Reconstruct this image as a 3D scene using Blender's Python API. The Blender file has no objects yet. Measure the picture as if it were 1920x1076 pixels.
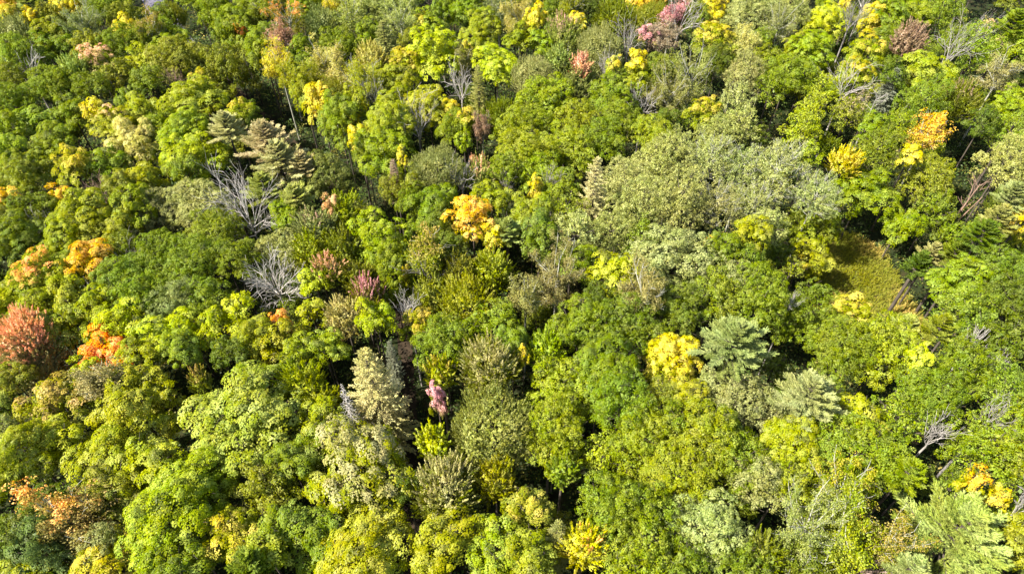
import bpy, math, random, re
import numpy as np
from mathutils import Vector, Matrix

SC = bpy.context.scene
COL = SC.collection
PI = math.pi
# ------------------------------------------------------------------ camera, sky, sun, exposure
CAMZ, PITCH, FPX = 76.0, math.radians(48.0), 1300.0
cam = bpy.data.cameras.new("camera")
cam.sensor_width = 36.0
cam.lens = FPX / 1920 * 36.0
cam.clip_end = 3000
camo = bpy.data.objects.new("camera", cam)
camo.location = (0, 0, CAMZ)
camo.rotation_euler = (PI / 2 - PITCH, 0, 0)
COL.objects.link(camo)
SC.camera = camo

SUN_EL, SUN_AZ = math.radians(50), math.radians(252)      # azimuth: clockwise from +Y, the sun stands to the left
w = bpy.data.worlds.new("World")
SC.world = w
w.use_nodes = True
nt = w.node_tree
sky = nt.nodes.new("ShaderNodeTexSky")
sky.sky_type = 'NISHITA'
sky.sun_disc = False
sky.ozone_density = 0.6
sky.dust_density = 1.5
sky.sun_elevation = SUN_EL
sky.sun_rotation = SUN_AZ
nt.links.new(sky.outputs[0], nt.nodes["Background"].inputs[0])
nt.nodes["Background"].inputs[1].default_value = 0.10
sl = bpy.data.lights.new("sun", 'SUN')
sl.energy = 5.0
sl.angle = math.radians(0.55)
sl.color = (1.0, 0.95, 0.86)
so = bpy.data.objects.new("sun", sl)
sd = Vector((math.sin(SUN_AZ) * math.cos(SUN_EL), math.cos(SUN_AZ) * math.cos(SUN_EL), math.sin(SUN_EL)))
so.rotation_euler = sd.to_track_quat('Z', 'Y').to_euler()
COL.objects.link(so)
SC.view_settings.view_transform = 'Standard'
SC.view_settings.look = 'None'
SC.view_settings.gamma = 1
SC.view_settings.exposure = 1.68
SC.cycles.max_bounces = 5
SC.cycles.diffuse_bounces = 3
SC.cycles.glossy_bounces = 1
SC.cycles.transmission_bounces = 3
SC.cycles.transparent_max_bounces = 4
SC.cycles.caustics_reflective = False
SC.cycles.caustics_refractive = False

def ray(px, py):
    """direction through a pixel of the 1920 x 1076 photograph"""
    x = (px - 960) / FPX; y = -(py - 538) / FPX
    s, c = math.sin(PITCH), math.cos(PITCH)
    return np.array([x, c + y * s, -s + y * c])
def at(px, py, z):
    d = ray(px, py); t = (z - CAMZ) / d[2]
    return d[0] * t, d[1] * t, t          # t = depth along the view axis

# ------------------------------------------------------------------ materials
def foliage_mat(name, sat=1.0, thin=0.28):
    m = bpy.data.materials.new(name); m.use_nodes = True
    N, L = m.node_tree.nodes, m.node_tree.links
    N.clear()
    out = N.new('ShaderNodeOutputMaterial')
    oi = N.new('ShaderNodeObjectInfo')
    at_ = N.new('ShaderNodeAttribute'); at_.attribute_name = 'leaf'
    sep = N.new('ShaderNodeSeparateColor'); L.new(at_.outputs['Color'], sep.inputs[0])
    a2 = N.new('ShaderNodeAttribute'); a2.attribute_type = 'OBJECT'; a2.attribute_name = 'turned'
    a3 = N.new('ShaderNodeAttribute'); a3.attribute_type = 'OBJECT'; a3.attribute_name = 'turned_share'
    def math_(op, a, b=None, c=None):
        n = N.new('ShaderNodeMath'); n.operation = op
        for i, v in enumerate((a, b, c)):
            if v is None: continue
            if isinstance(v, (int, float)): n.inputs[i].default_value = v
            else: L.new(v, n.inputs[i])
        return n.outputs[0]
    # how far this spray has turned: height in the crown plus its own chance
    chance = math_('ADD', math_('MULTIPLY', sep.outputs[2], 0.62), math_('MULTIPLY', sep.outputs[1], 0.38))
    th = math_('SUBTRACT', 1.0, a3.outputs['Fac'])
    mr = N.new('ShaderNodeMapRange'); mr.clamp = True
    L.new(chance, mr.inputs[0]); L.new(math_('SUBTRACT', th, 0.16), mr.inputs[1]); L.new(math_('ADD', th, 0.04), mr.inputs[2])
    mix = N.new('ShaderNodeMix'); mix.data_type = 'RGBA'
    L.new(mr.outputs[0], mix.inputs['Factor']); L.new(oi.outputs['Color'], mix.inputs['A']); L.new(a2.outputs['Color'], mix.inputs['B'])
    tcn = N.new('ShaderNodeTexCoord'); no = N.new('ShaderNodeTexNoise'); no.noise_dimensions = '4D'
    no.inputs['Scale'].default_value = .55; no.inputs['Detail'].default_value = 2
    L.new(tcn.outputs['Object'], no.inputs['Vector']); L.new(math_('MULTIPLY', oi.outputs['Random'], 50), no.inputs['W'])
    patch = no.outputs[0]
    # natural leaf-to-leaf and spray-to-spray variation
    hsv = N.new('ShaderNodeHueSaturation')
    L.new(mix.outputs['Result'], hsv.inputs['Color'])
    L.new(math_('ADD', math_('MULTIPLY_ADD', sep.outputs[0], -0.03, 0.512), math_('MULTIPLY_ADD', patch, -.07, .035)), hsv.inputs['Hue'])
    L.new(math_('MULTIPLY_ADD', sep.outputs[1], -0.22, 1.10 * sat), hsv.inputs['Saturation'])
    v = math_('MULTIPLY_ADD', sep.outputs[0], 0.34, 0.83)
    v = math_('MULTIPLY', v, math_('MULTIPLY_ADD', sep.outputs[1], 0.55, 0.74))
    L.new(v, hsv.inputs['Value'])
    d = N.new('ShaderNodeBsdfDiffuse'); t = N.new('ShaderNodeBsdfTranslucent'); g = N.new('ShaderNodeBsdfGlossy')
    g.inputs['Roughness'].default_value = 0.42
    g.inputs['Color'].default_value = (1, 1, 1, 1)
    L.new(hsv.outputs[0], d.inputs[0])
    h2 = N.new('ShaderNodeHueSaturation'); h2.inputs['Saturation'].default_value = 1.15; h2.inputs['Value'].default_value = 1.25
    h2.inputs['Hue'].default_value = 0.49
    L.new(hsv.outputs[0], h2.inputs['Color']); L.new(h2.outputs[0], t.inputs[0])
    m1 = N.new('ShaderNodeMixShader'); m1.inputs[0].default_value = thin
    L.new(d.outputs[0], m1.inputs[1]); L.new(t.outputs[0], m1.inputs[2])
    m2 = N.new('ShaderNodeMixShader'); m2.inputs[0].default_value = 0.006
    L.new(m1.outputs[0], m2.inputs[1]); L.new(g.outputs[0], m2.inputs[2])
    L.new(m2.outputs[0], out.inputs[0])
    return m

def noise_mat(name, c1, c2, scale=1.0, rough=0.9, detail=6, objcol=False, c3=None, bump=0.0, stretch=None):
    m = bpy.data.materials.new(name); m.use_nodes = True
    N, L = m.node_tree.nodes, m.node_tree.links
    p = N['Principled BSDF']; p.inputs['Roughness'].default_value = rough
    p.inputs['Specular IOR Level'].default_value = 0.05
    tc = N.new('ShaderNodeTexCoord'); no = N.new('ShaderNodeTexNoise')
    no.inputs['Scale'].default_value = scale; no.inputs['Detail'].default_value = detail
    if stretch:
        mp = N.new('ShaderNodeMapping'); mp.inputs['Scale'].default_value = stretch
        L.new(tc.outputs['Object'], mp.inputs[0]); L.new(mp.outputs[0], no.inputs['Vector'])
    else: L.new(tc.outputs['Object'], no.inputs['Vector'])
    cr = N.new('ShaderNodeValToRGB'); L.new(no.outputs[0], cr.inputs[0])
    cr.color_ramp.elements[0].position = 0.35; cr.color_ramp.elements[1].position = 0.65
    cr.color_ramp.elements[0].color = (*c1, 1); cr.color_ramp.elements[1].color = (*c2, 1)
    if c3:
        e = cr.color_ramp.elements.new(0.5); e.color = (*c3, 1)
    src = cr.outputs[0]
    if objcol:
        oi = N.new('ShaderNodeObjectInfo'); mx = N.new('ShaderNodeMix'); mx.data_type = 'RGBA'; mx.blend_type = 'MULTIPLY'
        mx.inputs['Factor'].default_value = 1
        L.new(src, mx.inputs['A']); L.new(oi.outputs['Color'], mx.inputs['B']); src = mx.outputs['Result']
    L.new(src, p.inputs['Base Color'])
    if bump:
        b = N.new('ShaderNodeBump'); b.inputs['Strength'].default_value = bump
        L.new(no.outputs[0], b.inputs['Height']); L.new(b.outputs[0], p.inputs['Normal'])
    return m

LEAF = foliage_mat('leaves')
BARK = noise_mat('bark', (0.55, 0.55, 0.55), (1, 1, 1), 3.0, objcol=True, bump=0.4, stretch=(1, 1, 0.25))
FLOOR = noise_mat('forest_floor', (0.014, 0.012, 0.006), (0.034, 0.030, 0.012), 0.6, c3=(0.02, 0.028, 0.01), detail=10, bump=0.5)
ASPH = noise_mat('asphalt', (0.09, 0.083, 0.11), (0.13, 0.12, 0.15), 2.0)
SHADED_DIRT = noise_mat('shaded_dirt', (0.02, 0.015, 0.010), (0.045, 0.032, 0.02), 1.2, bump=0.4)  # trail dirt, its colour kept dark to stand in for shade in the gap
MEAD = noise_mat('meadow', (0.07, 0.055, 0.012), (0.11, 0.12, 0.02), 0.9)

# ------------------------------------------------------------------ colours (base, word, turned colour, share)
GR = dict(
 g=((.158, .208, .009), 'green'), m=((.142, .190, .012), 'mid green'), d=((.104, .142, .012), 'dark green'),
 v=((.180, .245, .004), 'vivid green'), vy=((.255, .308, .004), 'vivid yellow green'), y=((.218, .255, .009), 'yellow green'),
 o=((.188, .208, .016), 'olive green'), q=((.238, .258, .070), 'grey green'), p=((0.262, 0.305, 0.060), 'pale green'),
 gm=((0.139, 0.185, 0.012), 'green'), dm=((.11, .155, .014), 'dark green'), qb=((0.161, 0.178, 0.030), 'dusky green'),
 ql=((.265, .288, .085), 'pale grey green'), ol=((0.230, 0.240, 0.045), 'olive tan'), pt=((.42, .39, .145), 'beige green'),
 gd=((0.170, 0.180, 0.110), 'dark grey green'), pm=((0.219, 0.260, 0.026), 'pale edged green'),
 bl=((.265, .325, .085), 'blue green'), ps=((.275, .32, .11), 'silver green'), bp=((.225, .275, .052), 'pale green'),
 bm=((0.110, 0.160, 0.035), 'blue green'), Yg=((.265, .285, .010), 'bright yellow green'), YO_=((.40, .33, .012), 'ochre yellow'),
 Y=((0.540, 0.470, 0.018), 'yellow'), Yb=((.34, .375, .010), 'bright yellow green'), OY_=((.62, .38, .016), 'orange yellow'),
 YP=((0.420, 0.380, 0.085), 'pale yellow'), ot=((0.260, 0.240, 0.075), 'tan olive'), OB_=((.31, .235, .04), 'orange brown'),
 R=((0.850, 0.290, 0.012), 'orange'), R2=((.72, .37, .04), 'orange'), PK=((0.420, 0.250, 0.150), 'dull pink'),
 PKM=((0.460, 0.210, 0.190), 'pink'), PKr=((0.580, 0.290, 0.270), 'pink'), SA=((0.580, 0.330, 0.150), 'salmon orange'),
 SAo_=((.70, .36, .15), ''), PB=((0.300, 0.230, 0.140), 'pinkish brown'), RB=((0.300, 0.200, 0.110), 'reddish brown'), OP=((0.350, 0.325, 0.105), 'straw coloured'),
)
def C(code): return GR[code if code in GR else code + '_'][0]
# compound codes: base, turned, share
CC = dict(
 SAo=('o', 'SA', .33, 'peach tipped'), SAr=('OP', 'SAo_', .42, 'salmon red'), PR=('o', 'PKM', .34, 'red purple'),
 ptl=('pt', 'YP', .15, 'beige green'), OPg=('o', 'OP', .40, 'straw tipped'), SAg=('y', 'ot', .30, 'green'),
 OYr=('Y', 'R', .10, 'orange yellow'), OR=('ot', 'R2', .26, 'orange brown'), oD=('o', 'YO_', .15, 'olive'),
 YO=('y', 'YO_', .28, 'ochre tinged green'), OY=('Yg', 'OY_', .45, 'orange yellow'), OB=('o', 'OB_', .34, 'orange brown'),
 OG=('YO_', 'OY_', .55, 'orange gold'), YP2=('Yg', 'YP', .6, 'pale yellow'), Y=('Yg', 'Y', .58, 'yellow'), Yh=('Yg', 'Y', .5, 'yellow'), PKx=('o', 'PKM', .5, 'pink'), PKy=('o', 'PKr', .55, 'pink'),
)
WOOD = dict(w=((.44, .40, .35), 'pale bare'), gr=((.34, .31, .28), 'grey bare'), br=((.34, .22, .16), 'brown bare'), pbr=((.50, .36, .28), 'pinkish bare'),
            bk=((.11, .09, .07), ''), bw=((.40, .39, .30), ''))  # bk: trunk brown darkened to paint in the shade under the crowns

TABLE = """
130 20 72 M Y | bright yellow round maple near the top left corner ~ top left yellow maple
12 12 44 M OY
52 6 55 P p
22 38 46 M YO
56 36 40 M Y
88 34 52 O o
36 64 56 H q | grey soft needled conifer at the far upper left edge ~ grey far left conifer
4 66 40 O g
100 62 54 M y
160 54 78 B q | grey green airy tree with white forking limbs below the yellow maple ~ airy white limbed tree
206 20 84 O g
236 36 60 O o
241 58 52 M Y | bright yellow maple touching an orange brown tree near the road ~ roadside yellow maple
284 62 46 B OB | orange brown half bare tree on the right end of the yellow maple ~ orange brown half bare tree
240 92 76 O g
116 92 76 M g
168 92 60 O o
328 34 44 H o
306 34 48 O m
362 22 60 M v
402 12 60 M v
440 48 66 M v
474 22 62 M g
388 50 52 O g
418 80 46 O g
448 100 66 M g
452 62 26 M R t=1 | small red orange sapling glowing amid vivid green crowns near the top ~ red orange sapling
314 72 60 O g
352 84 76 M y
338 122 92 O o
270 120 60 M Yg | yellow green round crown left of a dark olive tree
186 122 66 M o a=SA:.3 | olive crown with a salmon orange top at upper left ~ salmon topped olive tree
141 138 62 F p | pale green feathery tree left of the salmon topped tree ~ pale feathery tree
38 112 78 O g
26 150 50 O g
94 168 74 O g
66 158 60 D w h=9 | pale fan shaped bare tree leaning left near the left edge ~ bare fan tree
224 148 64 O o
280 158 60 O m
328 162 38 D br f=PB | small purplish brown twiggy crown behind a yellow green maple ~ purplish twiggy crown
372 158 46 M YO | yellow topped crown right of the purplish brown twiggy crown
368 196 92 M Yg | large yellow green maple in the upper left quarter ~ upper left yellow green maple
434 148 88 O o | broad olive round crown beside the dark road gap ~ olive crown beside the road
30 200 74 O g
126 166 70 O g
176 168 60 O g
182 208 46 M Y | small golden yellow crown among mid green trees at upper left ~ small golden crown
244 192 52 M g
276 208 66 M y
138 218 66 M g
14 246 60 M v
70 236 66 M g
104 262 60 M g
218 240 72 M Yg a=SA:.1
254 272 84 M YP2 | pale yellow maple left of the vivid yellow green one ~ pale yellow maple
304 246 70 O g
352 246 74 M y
424 236 84 P pt
452 212 50 M YO
496 78 60 M g
488 116 52 M g
498 22 52 B o
526 12 42 B o a=R:.12
574 18 60 M g
545 52 74 B o a=R:.22 | thin crown dotted with bright orange leaves near the top ~ orange dotted tree
530 90 36 B PK | small dull pink crown on a bare pale stem below the orange dotted tree ~ dull pink crown
604 48 58 H q | grey green plume shaped tree with fine limbs near the top ~ grey plume tree
632 12 40 B Y
654 52 62 B p
690 22 72 O p
740 10 84 O p
692 60 46 M g
752 56 72 B p h=9 | pale green birch with a long straight white trunk near the top ~ white trunked pale birch
789 46 28 M YO
723 86 56 S q h=9 | grey brown fir standing left of the pale birch ~ grey brown fir
768 82 44 O o
804 48 54 M g
832 26 54 M g
880 14 56 M g
902 62 74 M y
936 28 60 B ot
634 100 84 O g
558 92 54 M g
572 130 46 M g
682 84 36 M y
697 112 58 F YP2 | pale yellow feathery crown on a white trunk, left of the grey brown fir ~ pale yellow feathery crown
528 138 60 B Y | yellow speckled crown just right of the dark road gap ~ yellow speckled crown
566 160 56 B Yg
610 128 58 B YP2 | yellow and tan crown streaked with bare twigs ~ streaked yellow tan crown
644 154 64 B YP2
684 166 62 B Yg
815 112 104 M vy h=11 | large vivid yellow green dome of leaves in the upper middle ~ large vivid dome
760 128 64 M YO
744 164 76 M y
868 122 32 B ot
876 100 28 M YO
932 128 78 M vy | vivid yellow green maple right of the large vivid dome ~ second vivid maple
898 178 42 S q h=10 t=2 | narrow grey green spruce spire between two vivid maples ~ narrow grey spire
866 176 44 D w h=7
602 204 64 M Y | golden yellow crown right of the dark road in the upper left ~ golden roadside crown
556 190 46 M y
626 182 56 H o
660 196 60 O y
706 196 40 D w h=7 | pale bare trunk split in two among yellow green crowns ~ split bare trunk
736 196 64 M y
730 236 84 M y
804 204 76 M Yg | yellow green layered maple left of the narrow grey spire
846 214 48 M Y
876 226 38 M YO
785 248 66 D w h=8 | pale bare spreading tree with yellow leaves around it, upper middle ~ pale spreading snag
667 226 28 M Y
630 244 80 M g
672 262 44 M Y
852 250 74 O g
870 264 34 M v
936 228 76 F g | mid green feathery crown below the second vivid maple
905 250 24 B RB
500 262 112 P pt t=1 | pale beige green pine, highest of the beige cluster left of the road ~ upper beige pine
966 18 48 O o
974 48 50 B YP2
1002 36 50 M Y | strong golden yellow upright crown at the top middle ~ top middle golden crown
1038 24 42 O m
1070 22 50 B Yg
1082 50 44 M Y
980 72 54 M y
1020 76 48 M v
1055 72 74 F p a=PK:.2 | pale green crown with faint pink tips near the top middle ~ pink tipped pale crown
1104 18 50 O d
1152 42 84 F g h=9 | tall bright green feathery tree at the top, left of the orange one ~ tall feathery green tree
1212 8 68 M OY | yellow orange crown cut by the top edge right of centre ~ top edge orange crown
1220 42 64 H o
1258 44 40 B PKx | dusty pink crown with loose twigs, upper of the two pink ones ~ upper pink crown
1216 68 40 M PKx | raspberry pink small crown, lower of the two pink ones ~ lower pink crown
1242 78 48 B PB
1270 68 64 BB w h=9 | bare white birch with upswept forks right of the pink crowns ~ bare white birch
1304 30 54 O m
1338 30 64 M Y | yellow crown right of the bare white birch
1340 88 78 M YO
1402 44 96 O q | broad grey green round crown near the top right of centre ~ broad grey green crown
1392 92 48 B YP
1122 98 76 H q h=9 | grey green oval tree with streaky foliage left of the white snag ~ grey oval tree
1176 96 50 D w h=8 | small white bare tree in a dark hollow at the top middle ~ white snag in the hollow
1090 124 42 F SA | salmon orange small crown in the upper middle ~ small salmon crown
1046 118 56 F p
1000 148 84 H q h=7 | smooth grey green dome right of the narrow grey spire ~ smooth grey dome
1074 158 82 F q
1194 116 42 M Y
1152 124 36 M YO
1192 146 42 M Yg
1134 136 30 D w h=5
1236 134 62 O o
1254 186 76 B q h=10 | airy birch with a forked white trunk, left one of a pair ~ left airy birch
1294 166 80 B q h=11 | airy birch with white trunk, right one of a pair ~ right airy birch
1342 124 66 O d
1398 142 72 A q
1424 84 56 O m
1438 118 56 O g
1146 192 86 M g
1206 206 44 D w h=6
1322 212 58 M YO | ochre yellow crown beside the right airy birch ~ ochre crown by the birches
1248 236 60 O d
1018 204 104 O y
980 246 92 O y
1082 244 94 O y
1160 236 76 O g
1228 262 78 O y
1384 192 66 A q
1380 240 70 A q
1344 262 72 A q
1478 20 72 A q
1456 62 66 B q
1548 46 64 M Yb | bright lemon yellow upright crown right of the broad grey green crown ~ lemon yellow crown
1584 8 30 M Y
1592 48 60 D gr h=6 s=8 | grey tangled bare crown between two yellow trees, top right ~ grey tangle
1588 90 44 LT w h=20 | long slender bare trunk leaning right, crossing the yellow trees top right ~ long leaning trunk
1640 40 50 M Y h=9 | tall golden yellow tree right of the long leaning trunk ~ tall golden tree
1622 96 60 M YO | ochre yellow tree below the tall golden tree ~ ochre tree top right
1668 28 52 M g
1664 76 48 O g
1718 30 48 M v
1762 28 78 A m
1704 80 66 F RB | reddish brown withering crown at the top right ~ reddish brown crown
1738 98 60 D gr h=8 lean=.3 | grey bare tree leaning right beside the reddish brown crown ~ grey leaning bare tree
1772 66 44 D gr h=8 lean=.5
1832 92 92 A g h=8 a=SA:.08
1902 42 66 P m
1794 84 60 O m
1898 104 58 M y
1444 170 60 O g
1472 148 84 O g h=8 | tall rounded leafy green tree with fine texture, upper right ~ rounded fine leafed tree
1522 98 74 M v
1496 84 46 M Yg
1536 174 62 A y
1604 142 54 M YO
1580 172 64 D w h=6 s=5 | pale curved bare branches arching over a dark hollow, upper right ~ arching bare branches
1668 142 58 O d
1734 148 88 M y | yellow green spreading maple below the grey leaning bare tree ~ spreading maple upper right
1664 170 50 S gd h=8
1796 194 78 F o a=RB:.15 | olive feathery crown with one small red sprig, upper right ~ red sprigged olive crown
1730 198 84 A m
1870 150 58 B ot
1902 204 68 M v
1590 214 68 A o a=PB:.25
1626 226 34 LT w h=9
1518 212 56 A y
1500 250 64 A y
1640 242 54 M g
1682 244 64 A g
1736 262 46 B OY | small yellow and pink crown with grey twigs at upper right ~ yellow pink twiggy crown
1888 256 70 A m
1842 232 56 O d
14 286 64 M v
50 330 84 M g
96 284 56 M g
142 320 74 M YO
206 312 74 M g
266 342 76 M Yg
366 302 104 M vy | vivid yellow green maple left of the beige pines ~ vivid maple by the pines
332 342 64 O m
110 368 48 M OY | ochre yellow small crown near the left edge, upper middle ~ small ochre crown
156 388 66 M y
196 374 40 D br h=5 | brown pink bare fan of twigs between yellow green maples at left ~ brown twig fan
222 356 62 M o
14 376 54 M OY
18 412 84 M o
62 392 66 O m
70 432 82 M m
30 470 92 M g
250 388 74 M y
314 384 94 O q
378 392 100 O q | broad grey green oak left of the big bare pale tree ~ broad grey green oak
404 442 92 O m
206 432 84 M y
132 424 64 M y
102 436 40 D w h=5
112 476 84 M y
166 488 70 M OG | orange yellow maple in the left part, above the olive orange row ~ orange yellow maple
470 414 104 DB w h=11 t=1.5 | large pale bare tree spreading its branches in a dark gap, left of centre ~ large bare tree
236 466 60 O m
264 490 62 D gr h=5
302 488 92 O g
370 492 102 O m
84 524 104 M YO a=R:.14 | olive crown with an orange top close to the left edge ~ orange topped olive crown
442 496 90 O m
240 530 92 O m
318 540 94 O m
524 302 122 P pt t=1 | pale beige green pine with an ochre heart, largest of the beige cluster ~ largest beige pine
532 308 48 F OB
586 286 66 P pt
586 316 32 M vy
496 352 92 P p
554 372 84 P p
616 346 84 O qb | dusky grey green round crown right of the beige pines ~ dusky round crown
704 304 104 M v
672 302 44 M m
757 300 26 M Y
742 340 28 S PB h=7 | slim pinkish brown conifer in the centre left, browning all over ~ pinkish brown conifer
776 336 46 M o
820 322 92 H q h=7 | smooth olive grey haystack shaped crown left of centre ~ haystack crown
620 386 38 M SA | small salmon pink crown just above a feathery green crown, left of centre ~ small pink crown left
672 378 70 F y
670 412 66 M y
738 360 48 O o
774 384 54 O g
820 396 100 M g
778 356 44 O o
868 346 44 D w h=6
900 330 66 F p a=SA:.25
922 372 62 M y
948 318 60 O g
950 352 24 D w h=5
886 412 74 M OG h=7 t=1.5 | orange and gold tree in the middle of the picture ~ orange gold tree
924 446 50 M Y t=1 | golden lower crown touching the orange gold tree ~ golden lower crown
592 428 74 F q a=PK:.12
540 400 66 M g
588 466 76 F y
642 468 82 F o
710 466 100 M vy | rounded yellow green dome just left of the dark road in the centre ~ rounded centre dome
820 444 84 M d
852 466 54 O d
952 432 66 P p
800 488 54 B OB
810 520 64 D w h=5 s=3 | pale curling bare branches beside a feathery olive crown, centre ~ curling bare branches
858 512 74 F o
922 512 86 F y
540 482 96 O q
616 508 66 F SAo | feathery green cone with peach tips left of the dark road ~ peach tipped cone
672 522 68 F o
590 526 52 M vy
736 518 92 M g
762 534 24 M YO
986 296 104 O y
1058 288 96 O y
1126 274 88 O g
1008 336 88 O y
1004 354 34 M Y | small yellow patch of a crown left of the grey spruce
1036 350 34 D w h=4
1110 390 88 S pt h=17 t=3 | tall pale grey spruce with a ragged spire in the centre ~ tall grey spruce
1000 412 92 M g
1012 448 84 M d
1064 400 66 A o
1076 442 74 A q
1050 350 60 O g
1170 350 88 A q
1222 326 94 A q
1262 294 84 A q
1330 306 92 AB q
1394 326 94 AB q
1204 392 104 A q
1276 380 104 A q
1344 392 88 AB q
1410 394 86 AB q
1140 444 84 A q
1200 450 70 A m
1262 502 150 O ql | broad pale grey green oak below the aspens, right of centre ~ broad pale oak
1044 528 114 B ot | broad tan olive crown with fine twigs, centre ~ broad tan crown
1086 500 72 M g
1152 512 84 M vy | vivid yellow green crown between the tan crown and the pale oak ~ vivid centre crown
1330 462 26 M OY
1322 492 60 O d
1360 462 58 M g
1410 442 66 M Yg
1398 500 70 O m
1392 536 84 O q
1456 326 112 AB q | silvery crown laced with fine white branches, right of the aspen group ~ silvery laced crown
1518 294 42 M v
1528 372 86 AB q
1584 308 60 F Y | yellow leaf sprays over a dark hollow at right ~ yellow sprays
1642 288 82 A m
1616 366 100 M v low=12
1690 420 64 M v low=9.5
1706 294 46 M Y | golden upright crown left of a dark hollow near the right edge ~ golden right side crown
1736 346 86 A o low=13
1752 392 66 A m low=11
1798 392 60 DL br h=10 | brown bare forked trunks leaning right over the dark hollow ~ leaning forked trunks
1880 310 86 A q
1912 272 56 A p
1898 366 70 P q
1842 440 94 P m
1872 408 70 P q
1908 424 54 M Y h=8 | golden yellow tree cut by the right edge ~ right edge golden tree
1746 476 54 P OP low=10 | single pale straw tinted pine bough poking into the dark hollow ~ straw tinted pine
1792 474 70 P m low=12
1802 532 94 M g
1874 516 94 O m
1762 424 64 O d low=9
1722 496 50 P d low=11
1500 432 66 M y low=8.5
1522 486 64 M Yg low=8.5
1494 504 46 M YO low=8.5
1456 484 56 O d low=10
1436 430 66 A q
1548 434 50 M y low=8.5
20 562 74 M vy
66 572 82 M y
134 562 82 M y
188 590 92 M y
268 566 94 O g
334 582 102 O q
392 560 84 O m
242 612 92 M vy
322 634 92 M vy
424 626 94 M vy
380 600 70 O g
450 574 54 M Yb | small lemon yellow crown left of the spreading bare tree ~ small lemon crown
112 612 74 M y
48 636 108 F SAr t=.8 | salmon red maple with flaring top at the left edge ~ salmon red maple
60 692 110 F OP
200 662 98 M R t=.8 | blazing orange maple in the left part ~ blazing orange maple
160 694 54 M vy
268 664 66 M y
334 674 66 M g
198 726 56 B ot | half bare tan crown below the blazing orange maple ~ half bare tan crown
158 748 60 M OB
258 770 144 M Yg | large yellow green maple right of the ochre one, lower left ~ large lower left maple
376 716 40 F OB | small brown feathery sapling in a dark gap, lower left ~ brown sapling
462 790 190 M pm | huge pale edged green maple, lower left of centre ~ huge green maple
24 712 60 M o
96 762 100 M YO a=OB:.4
8 768 48 M d
14 812 60 O q
436 688 66 O d
522 544 82 DB w h=8 | pale bare round tree with curled white branches, left of centre ~ curled bare tree
528 606 38 M R2 | small bright orange crown below the curled bare tree ~ small orange crown
586 590 54 M y
648 598 78 F OP | straw coloured spiky conifer between green crowns, left of centre ~ straw spiky conifer
706 602 68 M vy | bright green maple beside the black gap, left of centre ~ bright maple by the gap
516 644 94 M Yg
476 628 60 M y
612 652 66 M y
568 668 70 M y
566 716 82 F vy
600 752 72 F y
690 564 66 F PR h=8 | red purple leafy fringe behind the pale spruce ~ red purple fringe
708 756 138 S ptl h=19 t=1.5 | big pale beige green spruce with a peach top, lower middle left ~ big beige spruce
738 682 36 S gd h=8
664 796 66 DS w h=15 t=3 | white dead spruce standing left of the big beige spruce ~ white dead spruce
812 562 84 F o
872 576 112 F Yg
792 612 62 M YO
768 586 44 D w h=4
832 652 100 O m
872 626 84 M g
917 690 114 F OPg | cone shaped feathery tree with straw tips, below centre ~ straw tipped cone
826 700 62 F YO
820 748 42 M PKy | bright pink small tree beside the big beige spruce ~ bright pink tree
932 602 80 O g
925 812 158 H ol h=10 | large soft olive tan tree with fine twigs, bottom middle ~ large soft olive tree
600 792 92 M y
546 696 50 O d
986 566 46 B ot
1202 562 76 B ot | tan crown with white forked branches below the pale oak ~ tan forked birch
1086 622 112 O g
1172 622 130 O gm
1022 656 72 F vy | star shaped vivid yellow green crown below centre ~ star shaped crown
982 672 26 M Y
962 640 62 M m
1128 560 64 O d
1272 590 104 O dm
1346 550 82 O m
1412 560 112 O g
1378 640 152 P bl t=1 | pale blue green pine with radiating boughs, right of centre ~ blue green pine
1262 680 112 M Yh | large bright yellow tree right of centre ~ large yellow tree
1292 748 76 M Yg
1236 740 62 A o
1130 700 122 M g
1052 738 124 O y
1164 762 124 O g
1044 806 110 O y
1252 800 90 O g
1350 742 86 O q
1402 762 100 O q
1338 806 100 O g
1466 604 92 O g h=8 low=13
1482 572 24 D w h=3
1524 566 70 O m low=8.5
1540 604 64 O m low=8.5
1592 588 72 M YO low=8.5 | ochre orange low crown at the lower end of the grassy clearing ~ ochre crown by the clearing
1698 614 72 P p low=8.5
1764 614 72 P o
1576 648 110 O g
1652 664 126 O y
1726 672 50 M Yb | bright yellow small crown right of centre near the white bristle tree ~ bright yellow small crown
1800 690 108 O g
1820 650 50 DN w h=5 | white bristly bare bush at right, higher of two ~ upper white bristle tree
1864 686 46 DN w h=4 | white bristly bare bush at right, lower of two ~ lower bristle tree
1876 584 112 O d
1806 582 92 O m
1904 640 90 O d
1516 744 158 P ps t=1 | silver green pine with radiating boughs, lower right ~ silver green pine
1732 740 112 O g
1680 786 86 A g
1606 790 90 M Yg
1560 690 66 O m
1872 740 104 A m
1902 796 90 A g
1746 824 50 D w h=5 s=11 | pale bare tangle in a dark hole at lower right ~ pale bare tangle
1852 796 60 D gr h=5
38 862 112 M y
122 834 90 M Yg
212 866 136 M Yg
286 878 110 M y
66 950 92 O d
24 1002 92 O dm
135 984 124 T OR | dried orange brown crown showing bare forked limbs, bottom left ~ dried orange crown
216 924 94 M o
366 908 124 M vy
322 980 156 M vy | big vivid yellow green maple near the bottom left ~ big vivid lower maple
436 1004 94 M YO
196 1022 76 O q
64 1012 122 M bm
60 1062 142 M y
232 1068 142 M YO
336 1064 100 M g
472 1058 80 P m
516 922 100 O o
546 866 76 M m
602 832 78 M g
664 890 184 M SAg | very broad green maple with a peach flushed middle, bottom left of centre ~ peach flushed maple
812 828 64 F Yb | narrow bright yellow green sapling by the soft olive tree ~ bright narrow sapling
836 920 128 F OPg | broad feathery crown with tan tips, bottom middle ~ broad tan tipped crown
930 902 84 F Yg
762 948 76 O d
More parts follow.
